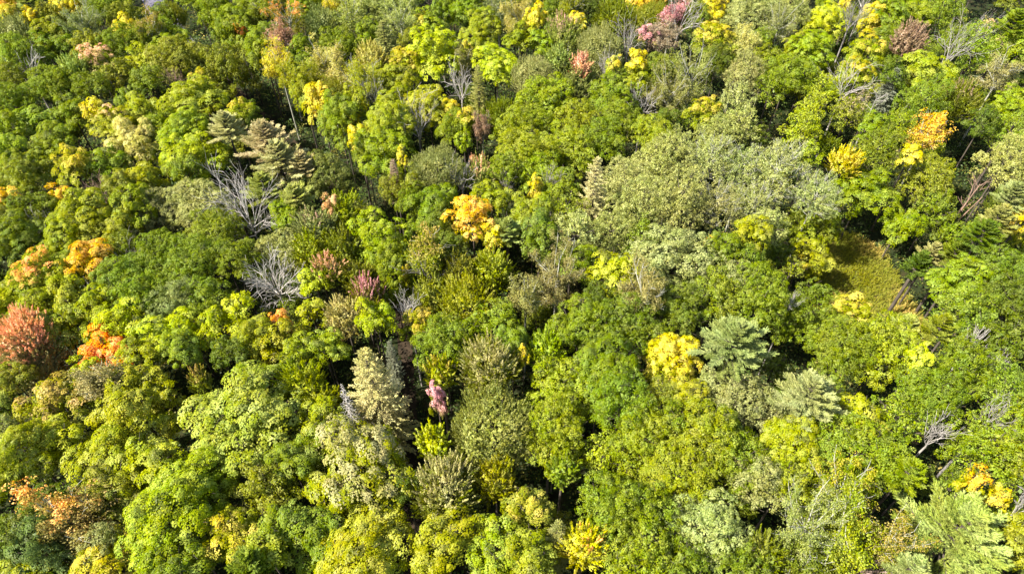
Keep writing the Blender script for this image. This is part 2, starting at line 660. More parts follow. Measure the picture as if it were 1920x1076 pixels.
540 986 96 M g
602 1018 104 M m
700 1028 152 M Yg
836 1014 116 M Yg | bright yellow green crown under the broad tan tipped crown ~ bottom bright crown
932 1036 114 M y
500 1036 70 M y
1032 836 104 O g
1132 850 80 A y
1208 838 122 O y
1302 828 132 O y
1150 930 132 O g
1194 992 146 O g
1274 888 124 O y
1372 882 142 O g
1424 924 96 O q
1056 884 60 F g
1004 940 84 M oD
1042 1024 64 S q h=11 | soft grey green conifer left of the orange yellow maple, bottom edge ~ grey bottom conifer
1098 1024 98 F OYr | orange yellow maple with scalloped leaves at the bottom edge ~ orange yellow bottom maple
1322 994 132 O q
1284 954 80 O d
1432 1024 84 F o
1182 1064 96 O y
1274 1062 104 O m
986 1044 104 M y
1386 1066 90 O m
1486 836 114 M Yg | yellow flecked crown below the silver green pine ~ yellow flecked crown
1602 854 154 O g
1472 906 104 O y
1566 932 122 B YO
1700 886 90 P g
1822 900 62 M OY | golden orange crown behind the huge pine, lower right ~ golden orange crown
1866 936 50 M Y | small golden crown at the right shoulder of the huge pine ~ small golden shoulder crown
1852 848 132 A g
1908 846 84 M y
1482 990 132 B q
1560 1016 120 B y
1652 1030 92 B OB
1618 1062 84 DN pbr h=5 | pinkish bare fan of branches at the bottom edge, right ~ pink bare fan
1792 1002 250 P bp | huge pale green pine filling the bottom right corner ~ huge pine
1904 1010 84 M y
1906 960 50 D w h=5
1706 1066 90 P bl
1488 1056 90 B m
1880 -8 76 O m
1826 -14 60 O d
"""
# ------------------------------------------------------------------ mesh helpers
def nrm(a): return a / np.maximum(np.linalg.norm(a, axis=-1, keepdims=True), 1e-9)
class Leaves:
    """collects folded leaf quads with three values each: leaf chance, spray chance, height in the crown"""
    def __init__(s, seed): s.V = []; s.A = []; s.r = np.random.default_rng(seed)
    def add(s, c, n, size, asp=.6, ax=None, bend=.18, clump=None):
        r = s.r; k = len(c); n = nrm(n)
        if ax is None: ax = r.normal(size=(k, 3))
        a = nrm(ax - n * (ax * n).sum(1, keepdims=True)); b = np.cross(n, a)
        sz = (size * r.uniform(.75, 1.3, k))[:, None]
        q = np.stack([c - a * sz * .5, c + b * sz * asp * .5 - n * sz * bend, c + a * sz * .5, c - b * sz * asp * .5 - n * sz * bend], 1)
        s.V.append(q)
        at_ = np.zeros((k, 3)); at_[:, 0] = r.random(k); at_[:, 1] = r.random(k) if clump is None else clump; at_[:, 2] = c[:, 2]
        s.A.append(at_)
    def discs(s, P, Nn, R, k, size, asp=.6, cap=.5, rnd=.45):
        """domed sprays: k leaves each lying like shingles over a shallow cap"""
        r = s.r; m = len(P); Nn = nrm(Nn)
        t1 = nrm(np.cross(Nn, r.normal(size=(m, 3)))); t2 = np.cross(Nn, t1)
        u = np.sqrt(r.random((m, k))); th = r.random((m, k)) * 2 * PI
        Rm = (R * r.uniform(.7, 1.35, m))[:, None]
        ro = u * Rm * (1 + .22 * np.sin(th * 3 + r.random((m, 1)) * 6) )
        rad = np.cos(th)[..., None] * t1[:, None] + np.sin(th)[..., None] * t2[:, None]
        c = P[:, None] + rad * ro[..., None] - Nn[:, None] * (ro * u * cap)[..., None] + r.normal(size=(m, k, 3)) * .03
        n = Nn[:, None] + rad * (u * cap * 1.6)[..., None] + r.normal(size=(m, k, 3)) * rnd
        cl = np.repeat(r.random(m), k)
        s.add(c.reshape(-1, 3), n.reshape(-1, 3), size, asp, ax=(rad + r.normal(size=rad.shape) * .4).reshape(-1, 3), clump=cl)
    def plumes(s, B, D, Ln, rad, k, size, asp=.3, spread=.8, taper=.6, clumpv=None):
        r = s.r; m = len(B); D = nrm(D)
        t1 = nrm(np.cross(D, r.normal(size=(m, 3)))); t2 = np.cross(D, t1)
        t = r.random((m, k)); th = r.random((m, k)) * 2 * PI
        Lm = (np.broadcast_to(Ln, (m,)) * r.uniform(.75, 1.2, m))[:, None]
        rr = rad * (1 - taper * t) * r.uniform(.4, 1, (m, k))
        rd = np.cos(th)[..., None] * t1[:, None] + np.sin(th)[..., None] * t2[:, None]
        c = B[:, None] + D[:, None] * (t * Lm)[..., None] + rd * rr[..., None]
        ax = D[:, None] + rd * spread + r.normal(size=c.shape) * .15
        n = rd + D[:, None] * -.3 + np.array([0, 0, .5]) + r.normal(size=c.shape) * .3
        cl = np.repeat(r.random(m) if clumpv is None else clumpv, k)
        s.add(c.reshape(-1, 3), n.reshape(-1, 3), size, asp, ax=ax.reshape(-1, 3), clump=cl, bend=.08)
    def arrays(s):
        V = np.concatenate(s.V); A = np.concatenate(s.A)
        z = A[:, 2]; A[:, 2] = (z - z.min()) / max(z.max() - z.min(), 1e-6)
        return V, A
def quads_mesh(name, V, A, mat):
    n = len(V); me = bpy.data.meshes.new(name)
    me.vertices.add(n * 4); me.vertices.foreach_set('co', V.reshape(-1).astype(np.float32))
    me.loops.add(n * 4); me.loops.foreach_set('vertex_index', np.arange(n * 4, dtype=np.int32))
    me.polygons.add(n); me.polygons.foreach_set('loop_start', np.arange(0, n * 4, 4, dtype=np.int32))
    at_ = me.attributes.new('leaf', 'FLOAT_COLOR', 'FACE')
    c = np.ones((n, 4), np.float32); c[:, :3] = A; at_.data.foreach_set('color', c.reshape(-1))
    me.materials.append(mat); me.update(calc_edges=True); return me
class Tubes:
    def __init__(s, seed): s.V = []; s.F = []; s.n = 0; s.r = np.random.default_rng(seed)
    def tube(s, P, R, sides=5):
        P = np.asarray(P, float); m = len(P); T = nrm(np.gradient(P, axis=0))
        ref = np.array([0, 0, 1.0]) if abs(T[0][2]) < .9 else np.array([1.0, 0, 0])
        a = nrm(np.cross(T, ref)); b = np.cross(T, a)
        th = np.arange(sides) * 2 * PI / sides
        R = np.broadcast_to(R, (m,))
        ring = P[:, None] + (np.cos(th)[None, :, None] * a[:, None] + np.sin(th)[None, :, None] * b[:, None]) * R[:, None, None]
        s.V.append(ring.reshape(-1, 3)); i = np.arange(m - 1)[:, None] * sides; j = np.arange(sides)[None]; k = (j + 1) % sides
        f = np.stack([i + j, i + k, i + k + sides, i + j + sides], -1).reshape(-1, 4) + s.n
        s.F.append(f); s.n += m * sides
    def bend(s, a, d, L, r0, r1, n=5, wob=.12, up=0.0, sides=5):
        """a limb: starts at a along d, wanders a little, returns its points"""
        P = [np.array(a, float)]; d = nrm(np.array(d, float))
        for i in range(n):
            d = nrm(d + s.r.normal(size=3) * wob + np.array([0, 0, up])); P.append(P[-1] + d * L / n)
        s.tube(P, np.linspace(r0, r1, n + 1), sides); return np.array(P), d
    def to(s, a, b, r0, r1, n=4, sag=.1, sides=5):
        a = np.array(a, float); b = np.array(b, float); t = np.linspace(0, 1, n + 1)[:, None]; L = np.linalg.norm(b - a)
        P = a + (b - a) * t + np.array([0, 0, -1]) * (np.sin(t * PI) * L * sag) + s.r.normal(size=(n + 1, 3)) * L * .025 * np.sin(t * PI)
        s.tube(P, np.linspace(r0, r1, n + 1), sides); return P
    def arrays(s): return np.concatenate(s.V), np.concatenate(s.F)
def tube_mesh(name, V, F, mat):
    me = bpy.data.meshes.new(name); n = len(F)
    me.vertices.add(len(V)); me.vertices.foreach_set('co', V.reshape(-1).astype(np.float32))
    me.loops.add(n * 4); me.loops.foreach_set('vertex_index', F.reshape(-1).astype(np.int32))
    me.polygons.add(n); me.polygons.foreach_set('loop_start', np.arange(0, n * 4, 4, dtype=np.int32))
    me.polygons.foreach_set('use_smooth', np.ones(n, bool))
    me.materials.append(mat); me.update(calc_edges=True); return me
def sphdirs(r, n, zmin=-1.0):
    z = r.uniform(zmin, 1, n); t = r.random(n) * 2 * PI; q = np.sqrt(1 - z * z)
    return np.stack([q * np.cos(t), q * np.sin(t), z], 1)

# ------------------------------------------------------------------ tree models, crown centre at the origin, horizontal radius R, half height Hh
def lobes_of(r, R, Hh, nl, lr=.42, zmin=-.35):
    """lumps of a broad crown, spread over a dome"""
    out = []
    for i in range(nl):
        best = None
        for _ in range(12):
            d = sphdirs(r, 1, zmin)[0]; rl = R * lr * r.uniform(.7, 1.25)
            c = np.array([d[0] * (R - rl * .75), d[1] * (R - rl * .75), d[2] * (Hh - rl * .7)]) * (r.uniform(.78, 1.14))
            m = min([np.linalg.norm(c - o[0]) / (o[1] + rl) for o in out], default=9)
            if best is None or m > best[0]: best = (m, c, rl)
        out.append((best[1], best[2]))
    out.append((np.array([0, 0, Hh * .3]), R * .5))
    return out
def lobe_points(r, lobes, dens, zlim=-.35, flat=.8):
    P, Nn = [], []
    for i, (c, rl) in enumerate(lobes):
        n = int(dens * 4 * PI * rl * rl * .62); d = sphdirs(r, n, zlim)
        p = c + d * rl * np.array([1, 1, flat]) * r.uniform(.82, 1.08, (n, 1))
        ok = np.ones(n, bool)
        for j, (c2, r2) in enumerate(lobes):
            if j != i: ok &= np.linalg.norm((p - c2) / np.array([1, 1, flat]), axis=1) > r2 * .78
        P.append(p[ok]); Nn.append(d[ok])
    return np.concatenate(P), np.concatenate(Nn)
def limbs(T, lobes, Hh, stem, r, rt=.095, twig=3, col=None):
    """stem from far below up into the crown, a limb into every lump, twigs beyond"""
    top = np.array([0, 0, Hh * .35]); bot = np.array([0, 0, -Hh - stem])
    T.tube([bot, np.array([.05, .05, -Hh - stem * .5]), np.array([0, 0, -Hh * .8]), top * .3, top], [rt * 1.4, rt * 1.1, rt, rt * .7, rt * .4], 7)
    for c, rl in lobes:
        a = np.array([0, 0, r.uniform(-.75, .1) * Hh]); a[2] = min(a[2], c[2] - rl * .2)
        T.to(a, c, rt * .5, rt * .2, 4, .06)
        for _ in range(twig):
            d = sphdirs(r, 1, 0)[0]; T.bend(c, d, rl * 1.0, rt * .17, .015, 3, .2, 0, 4)

def make_M(seed, R, Hh, lr=.42, nl=None, leaf=.25, disc=.50, k=60, dens=1.55, zmin=-.45):   # layered maple crown
    r = np.random.default_rng(seed); L = Leaves(seed + 1); T = Tubes(seed + 2)
    nl = nl or int(7 + R * 2.4)
    lb = lobes_of(r, R, Hh, nl, lr, zmin)
    P, N_ = lobe_points(r, lb, dens)
    up = np.array([0, 0, 1.0])
    L.discs(P, N_ * .6 + up * .8 + r.normal(size=P.shape) * .16, disc, k, leaf, .78, cap=.5, rnd=.16)
    # inner sprays
    n = int(len(P) * .3); i = r.integers(0, len(P), n)
    L.discs(P[i] * r.uniform(.5, .85, (n, 1)), N_[i] + up, disc * 1.2, k // 2, leaf * 1.4, .7)
    limbs(T, lb, Hh, 8, r); return L.arrays(), T.arrays()
def make_O(seed, R, Hh):     # finer, rounder broadleaf crown
    r = np.random.default_rng(seed); L = Leaves(seed + 1); T = Tubes(seed + 2)
    lb = lobes_of(r, R, Hh, int(9 + R * 3), .36, -.3)
    P, N_ = lobe_points(r, lb, 2.7, -.2, .85)
    L.discs(P, N_ * 1.0 + np.array([0, 0, .45]) + r.normal(size=P.shape) * .25, .33, 28, .145, .68, cap=.7, rnd=.35)
    n = int(len(P) * .25); i = r.integers(0, len(P), n)
    L.discs(P[i] * r.uniform(.5, .82, (n, 1)), N_[i] + np.array([0, 0, 1]), .55, 9, .34, .7)
    limbs(T, lb, Hh, 8, r); return L.arrays(), T.arrays()
def make_A(seed, R, Hh, branches=False, fine=1.0):     # aspen: small trembling leaves in many little upright tufts, branches show
    r = np.random.default_rng(seed); L = Leaves(seed + 1); T = Tubes(seed + 2)
    lb = lobes_of(r, R, Hh, int(10 + R * 4), .30, -.5)
    P, N_ = lobe_points(r, lb, 3.0 if not branches else 2.3, -.5, 1.25)
    L.discs(P, N_ + np.array([0, 0, .5]) + r.normal(size=P.shape) * .4, .27, 22, .125 * fine, .8, cap=1.1, rnd=.9)
    n = int(len(P) * .3); i = r.integers(0, len(P), n)
    L.discs(P[i] * r.uniform(.5, .85, (n, 1)), N_[i] + np.array([0, 0, 1]), .5, 8, .26, .7)
    rt = .11; T.tube([(0, 0, -Hh - 8), (0, 0, -Hh), (.1, 0, -.2 * Hh), (0, .1, Hh * .6)], [rt * 1.4, rt * 1.15, rt * .8, .04], 7)
    for c, rl in lb:
        a = np.array([0, 0, min(c[2] - .5 * np.linalg.norm(c[:2]) - .3, Hh * .3)]); a[2] = max(a[2], -Hh * .95)
        e = c + nrm(c + np.array([0, 0, .8 * Hh])) * (rl * (1.0 if branches else .4)); T.to(a, e, .075, .02, 5, .05)
        for _ in range(5 if branches else 2):
            d = nrm(nrm(c + np.array([0, 0, Hh])) + r.normal(size=3) * .45); T.bend(c - d * .2, d, rl * (1.5 if branches else 1.0), .03 if branches else .02, .012, 4, .12, .03, 4)
    return L.arrays(), T.arrays()
def make_B(seed, R, Hh, full=.6):     # open, airy birch with light limbs and hazy twigs
    r = np.random.default_rng(seed); L = Leaves(seed + 1); T = Tubes(seed + 2)
    rt = .12; T.tube([(0, 0, -Hh - 8), (0, 0, -Hh), (.15, 0, -.3 * Hh), (0, .1, Hh * .3)], [rt * 1.3, rt * 1.1, rt * .85, .06], 7)
    nb = int(12 + R * 4); tips = []
    for i in range(nb):
        f = r.uniform(-.8, .25); az = i * 2.4 + r.normal() * .3; el = r.uniform(.25, 1.2) + f * .3
        d = np.array([math.cos(az) * math.cos(el), math.sin(az) * math.cos(el), math.sin(el)])
        Lb = R / max(math.cos(el), .35) * r.uniform(.7, 1.0); Lb = min(Lb, Hh * 1.5)
        Pm, de = T.bend((0, 0, f * Hh), d, Lb, .075, .02, 6, .1, .05)
        for j in range(9):
            q = Pm[r.integers(2, 7)]; d2 = nrm(de + r.normal(size=3) * .55 + np.array([0, 0, .15]))
            P2, d3 = T.bend(q, d2, r.uniform(.5, 1.3), .028, .012, 3, .15, .03, 4); tips += [P2[1], P2[2], P2[3]]
    P = np.array(tips); P = P[r.random(len(P)) < min(1, full * 1.2)]
    P = np.concatenate([P, P + r.normal(size=P.shape) * .3])
    L.discs(P, P * .5 + np.array([0, 0, 1.0]) + r.normal(size=P.shape) * .6, .36, int(16 * full + 4), .15, .7, cap=.9, rnd=1.0)
    return L.arrays(), T.arrays()
def env_points(r, R, Hh, n, zmin, shape):
    d = sphdirs(r, n, zmin); ph = r.random(6) * 6; az = np.arctan2(d[:, 1], d[:, 0])
    k = 1 + .10 * np.sin(az * 3 + ph[0] + d[:, 2] * 3) + .07 * np.sin(az * 7 + ph[1]) + .06 * np.sin(d[:, 2] * 9 + ph[2] + az * 2)
    z = d[:, 2]; rad = np.sqrt(1 - z * z)
    if shape == 'cone': rad = np.clip((1 - z) / 2, 0, 1) ** .75 * 1.05 * np.where(z < -.6, .8, 1)
    p = np.stack([np.cos(az) * rad * R, np.sin(az) * rad * R, z * Hh], 1) * k[:, None]
    return p, d
def make_H(seed, R, Hh, shape='dome'):     # smooth haystack crown, combed fine sprays
    r = np.random.default_rng(seed); L = Leaves(seed + 1); T = Tubes(seed + 2)
    area = 4 * PI * R * (R + Hh) / 2
    P, d = env_points(r, R, Hh, int(area * 7.5), -.6, shape)
    root = np.array([0, 0, -Hh * 1.3])
    D = nrm(P - root) * .9 + r.normal(size=P.shape) * .16 + np.array([0, 0, .15])
    s = r.uniform(.86, 1.02, (len(P), 1))
    L.plumes(P * s - nrm(D) * .45, D, .75, .13, 15, .20, .33, .45)
    n = len(P) // 4; L.discs(P[:n] * .72, d[:n] + np.array([0, 0, 1]), .6, 9, .36)
    T.tube([(0, 0, -Hh - 8), (0, 0, -Hh), (0, 0, Hh * .5)], [.16, .13, .05], 7)
    for i in range(14):
        q = P[r.integers(0, len(P))] * .8; T.to((0, 0, r.uniform(-.8, .0) * Hh), q, .07, .02, 4, .03)
    return L.arrays(), T.arrays()
def make_F(seed, R, Hh, shape='dome', lng=1.0):     # feathery crown: upswept leafy spikes radiate from the heart
    r = np.random.default_rng(seed); L = Leaves(seed + 1); T = Tubes(seed + 2)
    area = 4 * PI * R * (R + Hh) / 2
    P, d = env_points(r, R, Hh, int(area * 2.7), -.45, shape)
    root = np.array([0, 0, -Hh * .9])
    D = nrm(P - root) + r.normal(size=P.shape) * .14 + np.array([0, 0, .12])
    s = r.uniform(.68, 1.0, (len(P), 1)); ln = 1.05 * lng
    L.plumes(P * s - nrm(D) * ln * .7, D, ln, .22, 38, .23, .42, .75, .75)
    n = len(P) // 2; L.discs(P[:n] * .62, d[:n] + np.array([0, 0, 1]), .6, 10, .36)
    T.tube([(0, 0, -Hh - 8), (0, 0, -Hh), (0, 0, Hh * .4)], [.16, .13, .05], 7)
    for i in range(min(46, len(P))):
        q = P[i] * .85; T.to((0, 0, r.uniform(-.9, -.2) * Hh), q, .055, .015, 4, .04)
    return L.arrays(), T.arrays()
def make_P(seed, R, Hh):     # white pine: whorls of long upturned boughs, each a plume of needle tufts
    r = np.random.default_rng(seed); L = Leaves(seed + 1); T = Tubes(seed + 2)
    T.tube([(0, 0, -Hh - 8), (0, 0, -Hh), (0, 0, Hh * .95)], [.2, .17, .03], 8)
    nw = int(7 + Hh * 1.0); az0 = 0; B, D, Ln, CV = [], [], [], []
    for w_ in range(nw):
        f = w_ / (nw - 1); nb = int(5 + R * .8 + r.integers(0, 2)) if f < .93 else 3
        lb = R * (1 - f ** 1.5 * .82) * (.8 + .2 * math.sin(w_ * 2.1)); az0 += 1.1
        for b in range(nb):
            az = az0 + b * 2 * PI / nb + r.normal() * .16; el = .12 + f * .85 + r.normal() * .08; l = lb * r.uniform(.72, 1.1)
            d = np.array([math.cos(az) * math.cos(el), math.sin(az) * math.cos(el), math.sin(el)])
            Pm, de = T.bend((0, 0, -Hh * .8 + f * Hh * 1.7), d, l, .06 + .012 * l, .02, 6, .05, .05)
            cv = r.random(); ns = int(8 + l * 8)
            for j in range(ns):
                t = .22 + .78 * (j + r.random()) / ns; x = t * 6; i = min(int(x), 5); q = Pm[i] + (Pm[i + 1] - Pm[i]) * (x - i)
                dd = nrm(Pm[i + 1] - Pm[i]); side = nrm(np.cross(dd, [0, 0, 1])) * (1 if j % 2 else -1)
                s_ = nrm(dd * .9 + side * r.uniform(.3, 1.0) + np.array([0, 0, r.uniform(.05, .55)]))
                B.append(q); D.append(s_); Ln.append((.38 + .5 * (1 - t) ** .5 * min(l / 2.4, 1.3)) * r.uniform(.8, 1.2)); CV.append(cv * .7 + r.random() * .3)
            B.append(Pm[-1]); D.append(de + np.array([0, 0, .2])); Ln.append(.45); CV.append(cv)
    L.plumes(np.array(B), np.array(D), np.array(Ln), .10, 26, .22, .22, .95, .25, np.array(CV))
    return L.arrays(), T.arrays()
def make_S(seed, R, Hh, ragged=.25, dens=1.0):     # spruce: a spire of drooping boughs
    r = np.random.default_rng(seed); L = Leaves(seed + 1); T = Tubes(seed + 2)
    T.tube([(0, 0, -Hh - 3), (0, 0, -Hh), (0, 0, Hh * .99)], [.18, .16, .03], 8)
    nt_ = int(Hh * 3.6); B, D, Ln, CV = [], [], [], []
    for w_ in range(nt_):
        f = w_ / (nt_ - 1); lb = R * (1 - f) ** .58 * (1 if f > .12 else .75) + .15; nb = int(6 + 5 * (1 - f))
        for b in range(nb):
            az = w_ * 1.3 + b * 2 * PI / nb + r.normal() * .2; l = lb * r.uniform(1 - ragged * 1.6, 1.12)
            el = -.30 + f * .9 + r.normal() * .08
            d = np.array([math.cos(az) * math.cos(el), math.sin(az) * math.cos(el), math.sin(el)])
            Pm, de = T.bend((0, 0, -Hh * .92 + f * Hh * 1.88), d, l, .035, .012, 4, .05, .05, 4); cv = r.random()
            ns = int((3 + l * 5.0) * dens)
            for j in range(ns):
                t = .15 + .85 * (j + r.random()) / ns; x = t * 4; i = min(int(x), 3); q = Pm[i] + (Pm[i + 1] - Pm[i]) * (x - i)
                dd = nrm(Pm[i + 1] - Pm[i]); side = nrm(np.cross(dd, [0, 0, 1])) * (1 if j % 2 else -1)
                B.append(q); D.append(dd * .9 + side * r.uniform(.2, .9) + np.array([0, 0, r.uniform(-.35, .1)])); Ln.append(.25 + .3 * (1 - t)); CV.append(cv * .7 + .3 * r.random())
    L.plumes(np.array(B), np.array(D), np.array(Ln), .09, 13, .20, .28, .7, .4, np.array(CV))
    return L.arrays(), T.arrays()
# bare trees: two parts, trunk and branches
def grow(T, a, d, L, r0, depth, r, kids=4, spread=.6, up=.05, wob=.12):
    P, de = T.bend(a, d, L, r0, max(r0 * .35, .012), 6 if depth > 1 else 4, wob, up, 6 if r0 > .08 else 4)
    if depth <= 0: return
    n = len(P)
    for i in range(kids):
        j = int(n * (.3 + .7 * (i + r.random()) / kids)); j = min(j, n - 1)
        dd = nrm(P[j] - P[j - 1]); pr = nrm(np.cross(dd, r.normal(size=3)))
        d2 = nrm(dd * (1 - spread * .5) + pr * spread * r.uniform(.6, 1.25) + np.array([0, 0, up]))
        grow(T, P[j], d2, L * r.uniform(.42, .72), r0 * .45, depth - 1, r, kids, spread, up, wob * 1.15)
def make_D(seed, R, Hh, style='D'):
    r = np.random.default_rng(seed); T = Tubes(seed + 2); K = Tubes(seed + 3)
    if style == 'DS':
        K.tube([(0, 0, -Hh - 3), (0, 0, 0), (0, 0, Hh)], [.2, .15, .02], 7)
        for i in range(int(Hh * 22)):
            f = (i / (Hh * 22)); az = i * 2.4; l = R * (1 - f) ** .6 * r.uniform(.5, 1.1); el = r.uniform(-.25, .25)
            d = (math.cos(az) * math.cos(el), math.sin(az) * math.cos(el), math.sin(el))
            P, de = T.bend((0, 0, -Hh + 2 * Hh * f), d, l, .03, .012, 4, .12, .03, 4)
            for _ in range(3): T.bend(P[r.integers(1, 4)], nrm(de + r.normal(size=3) * .6), l * .35, .016, .009, 2, .1, 0, 3)
    elif style == 'LT':
        K.tube([(0, 0, -Hh - 2), (.1, 0, -Hh * .3), (.15, .1, Hh * .35), (.1, 0, Hh)], [.17, .14, .09, .03], 7)
        for i in range(9):
            f = r.uniform(.2, .95); az = r.random() * 6.3; el = r.uniform(.6, 1.2)
            grow(T, (.12, .03, f * Hh), (math.cos(az) * math.cos(el), math.sin(az) * math.cos(el), math.sin(el)), Hh * .28, .045, 1, r, 4, .5)
    elif style == 'DL':
        K.tube([(0, 0, -Hh - 3), (.3, 0, -Hh * .3), (1.0, .2, Hh * .9)], [.2, .16, .06], 7)
        K.tube([(.1, 0, -Hh - 3), (.9, -.3, -Hh * .3), (1.9, -.5, Hh * .55)], [.14, .11, .05], 7)
        for i in range(9):
            t = r.uniform(.2, 1); a = np.array([.3, 0, -Hh * .3]) * (1 - t) + np.array([1.0, .2, Hh * .9]) * t
            grow(T, a, nrm(r.normal(size=3) + np.array([0, 0, .9])), R * r.uniform(.4, .8), .05, 1, r, 4, .6)
    elif style == 'DN':
        K.tube([(0, 0, -Hh - 8), (0, 0, -Hh * .6), (0, 0, -Hh * .2)], [.14, .12, .09], 7)
        for i in range(42):
            az = i * 2.4; el = r.uniform(.1, 1.45); d = np.array([math.cos(az) * math.cos(el), math.sin(az) * math.cos(el), math.sin(el)])
            P, de = T.bend((0, 0, r.uniform(-.6, -.2) * Hh), d, min(R / max(math.cos(el), .5), 1.5 * Hh) * r.uniform(.8, 1.1), .045, .015, 5, .06, .04, 4)
            for _ in range(5): T.bend(P[r.integers(1, 5)], nrm(de + r.normal(size=3) * .35), R * .38, .02, .010, 3, .1, .03, 3)
    else:
        big = style == 'DB'; bb = style == 'BB'
        fork = -.55 * Hh if not bb else -.2 * Hh
        K.tube([(0, 0, -Hh - 8), (.05, 0, -Hh), (0, .05, fork), (.1, 0, fork + .5 * Hh)], [.15, .13, .11, .07], 7)
        nb = 13 if big else (8 if not bb else 7)
        for i in range(nb):
            az = i * 2.4 + r.normal() * .2; el = (r.uniform(.1, 1.2) if big else r.uniform(.7, 1.25)) if not bb else r.uniform(.8, 1.2)
            d = np.array([math.cos(az) * math.cos(el), math.sin(az) * math.cos(el), math.sin(el)])
            l = min(R / max(math.cos(el), .4), Hh * 1.55) * r.uniform(.75, 1.0)
            grow(T, (0.03, .03, fork + r.uniform(0, .45) * Hh), d, l * .92, .07 if big else .05, 2, r, 4 if not big else 5, .62, .04, .10)
    return K.arrays(), T.arrays()
# ------------------------------------------------------------------ the setting
def tag(o, label=None, cat=None, group=None, kind=None):
    if label: o['label'] = label
    if cat: o['category'] = cat
    if group: o['group'] = group
    if kind: o['kind'] = kind
    return o
def flat(name, pts, z, mat, kind='structure'):
    me = bpy.data.meshes.new(name); me.from_pydata([(x, y, z) for x, y in pts], [], [list(range(len(pts)))])
    me.materials.append(mat); o = bpy.data.objects.new(name, me); COL.objects.link(o); tag(o, kind=kind); return o
flat('forest_floor', [(-700, -500), (700, -500), (700, 1100), (-700, 1100)], 0, FLOOR)
def gp(pts, z=0): return np.array([at(x, y, z)[:2] for x, y in pts])
def strip(name, pts, wd, z, mat):
    P = gp(pts); Q = []
    for i in range(len(P) - 1):
        for t in np.linspace(0, 1, 8, endpoint=False): Q.append(P[i] * (1 - t) + P[i + 1] * t)
    Q.append(P[-1]); Q = np.array(Q)
    for _ in range(12): Q[1:-1] = (Q[:-2] + Q[1:-1] * 2 + Q[2:]) / 4
    T = nrm(np.gradient(Q, axis=0)); Nn = np.stack([-T[:, 1], T[:, 0]], 1) * wd / 2
    V = [(x, y, z) for x, y in np.concatenate([Q + Nn, Q - Nn])]; n = len(Q)
    me = bpy.data.meshes.new(name); me.from_pydata(V, [], [(i, i + n, i + n + 1, i + 1) for i in range(n - 1)])
    me.materials.append(mat); o = bpy.data.objects.new(name, me); COL.objects.link(o); tag(o, kind='structure'); return Q
RP = [(225, -120), (262, -50), (292, 12), (345, 85), (430, 160), (510, 235), (600, 320), (690, 410), (735, 480), (752, 560), (760, 650), (766, 760), (772, 880), (776, 1040), (778, 1180)]
QROAD = strip('road', RP[:4], 4.6, .008, ASPH)
QTR = strip('path', RP[3:], 2.0, .004, SHADED_DIRT)  # dark dirt replaces asphalt on the upper stretch, painting in the road's shade
QALL = np.concatenate([QROAD, QTR])
CLR = gp([(1530, 440), (1600, 440), (1655, 470), (1705, 560), (1750, 625), (1720, 660), (1560, 660), (1505, 560)])
flat('meadow', CLR, .004, MEAD)
def inside(P, poly):
    x, y = P[:, 0], P[:, 1]; c = np.zeros(len(P), bool); n = len(poly)
    for i in range(n):
        x1, y1 = poly[i]; x2, y2 = poly[(i + 1) % n]
        k = ((y1 > y) != (y2 > y)) & (x < (x2 - x1) * (y - y1) / (y2 - y1 + 1e-12) + x1); c ^= k
    return c
def proj(P):
    """photo pixel of world points"""
    s, c = math.sin(PITCH), math.cos(PITCH)
    d = P - np.array([0, 0, CAMZ]); xr = d[:, 0]; dep = d[:, 1] * c - d[:, 2] * s; up = d[:, 1] * s + d[:, 2] * c
    return 960 + FPX * xr / dep, 538 - FPX * up / dep

# ------------------------------------------------------------------ the trees
KIND = {  # code: name, word, group, category
 'M': ('maple_tree', 'maple', 'maples in the canopy', 'maple tree'), 'O': ('oak_tree', 'round tree', 'round broad trees in the canopy', 'broadleaf tree'),
 'H': ('poplar_tree', 'soft textured tree', 'soft textured trees in the canopy', 'tree'), 'F': ('ash_tree', 'feathery tree', 'feathery trees in the canopy', 'feathery tree'),
 'P': ('pine_tree', 'pine', 'pines among the broadleaf trees', 'pine tree'), 'S': ('spruce_tree', 'fir', 'firs and spruces among the broadleaf trees', 'conifer'),
 'A': ('aspen_tree', 'aspen', 'aspens in the canopy', 'aspen tree'), 'AB': ('aspen_tree', 'aspen', 'aspens in the canopy', 'aspen tree'),
 'B': ('birch_tree', 'twiggy birch', 'birches in the canopy', 'birch tree'), 'T': ('withered_tree', 'withered tree', None, 'tree')}
for k in ('D', 'DB', 'DL', 'DN', 'DS', 'LT', 'BB'): KIND[k] = ('dead_tree', 'dead tree', 'bare dead trees', 'dead tree')
CACHE = {}
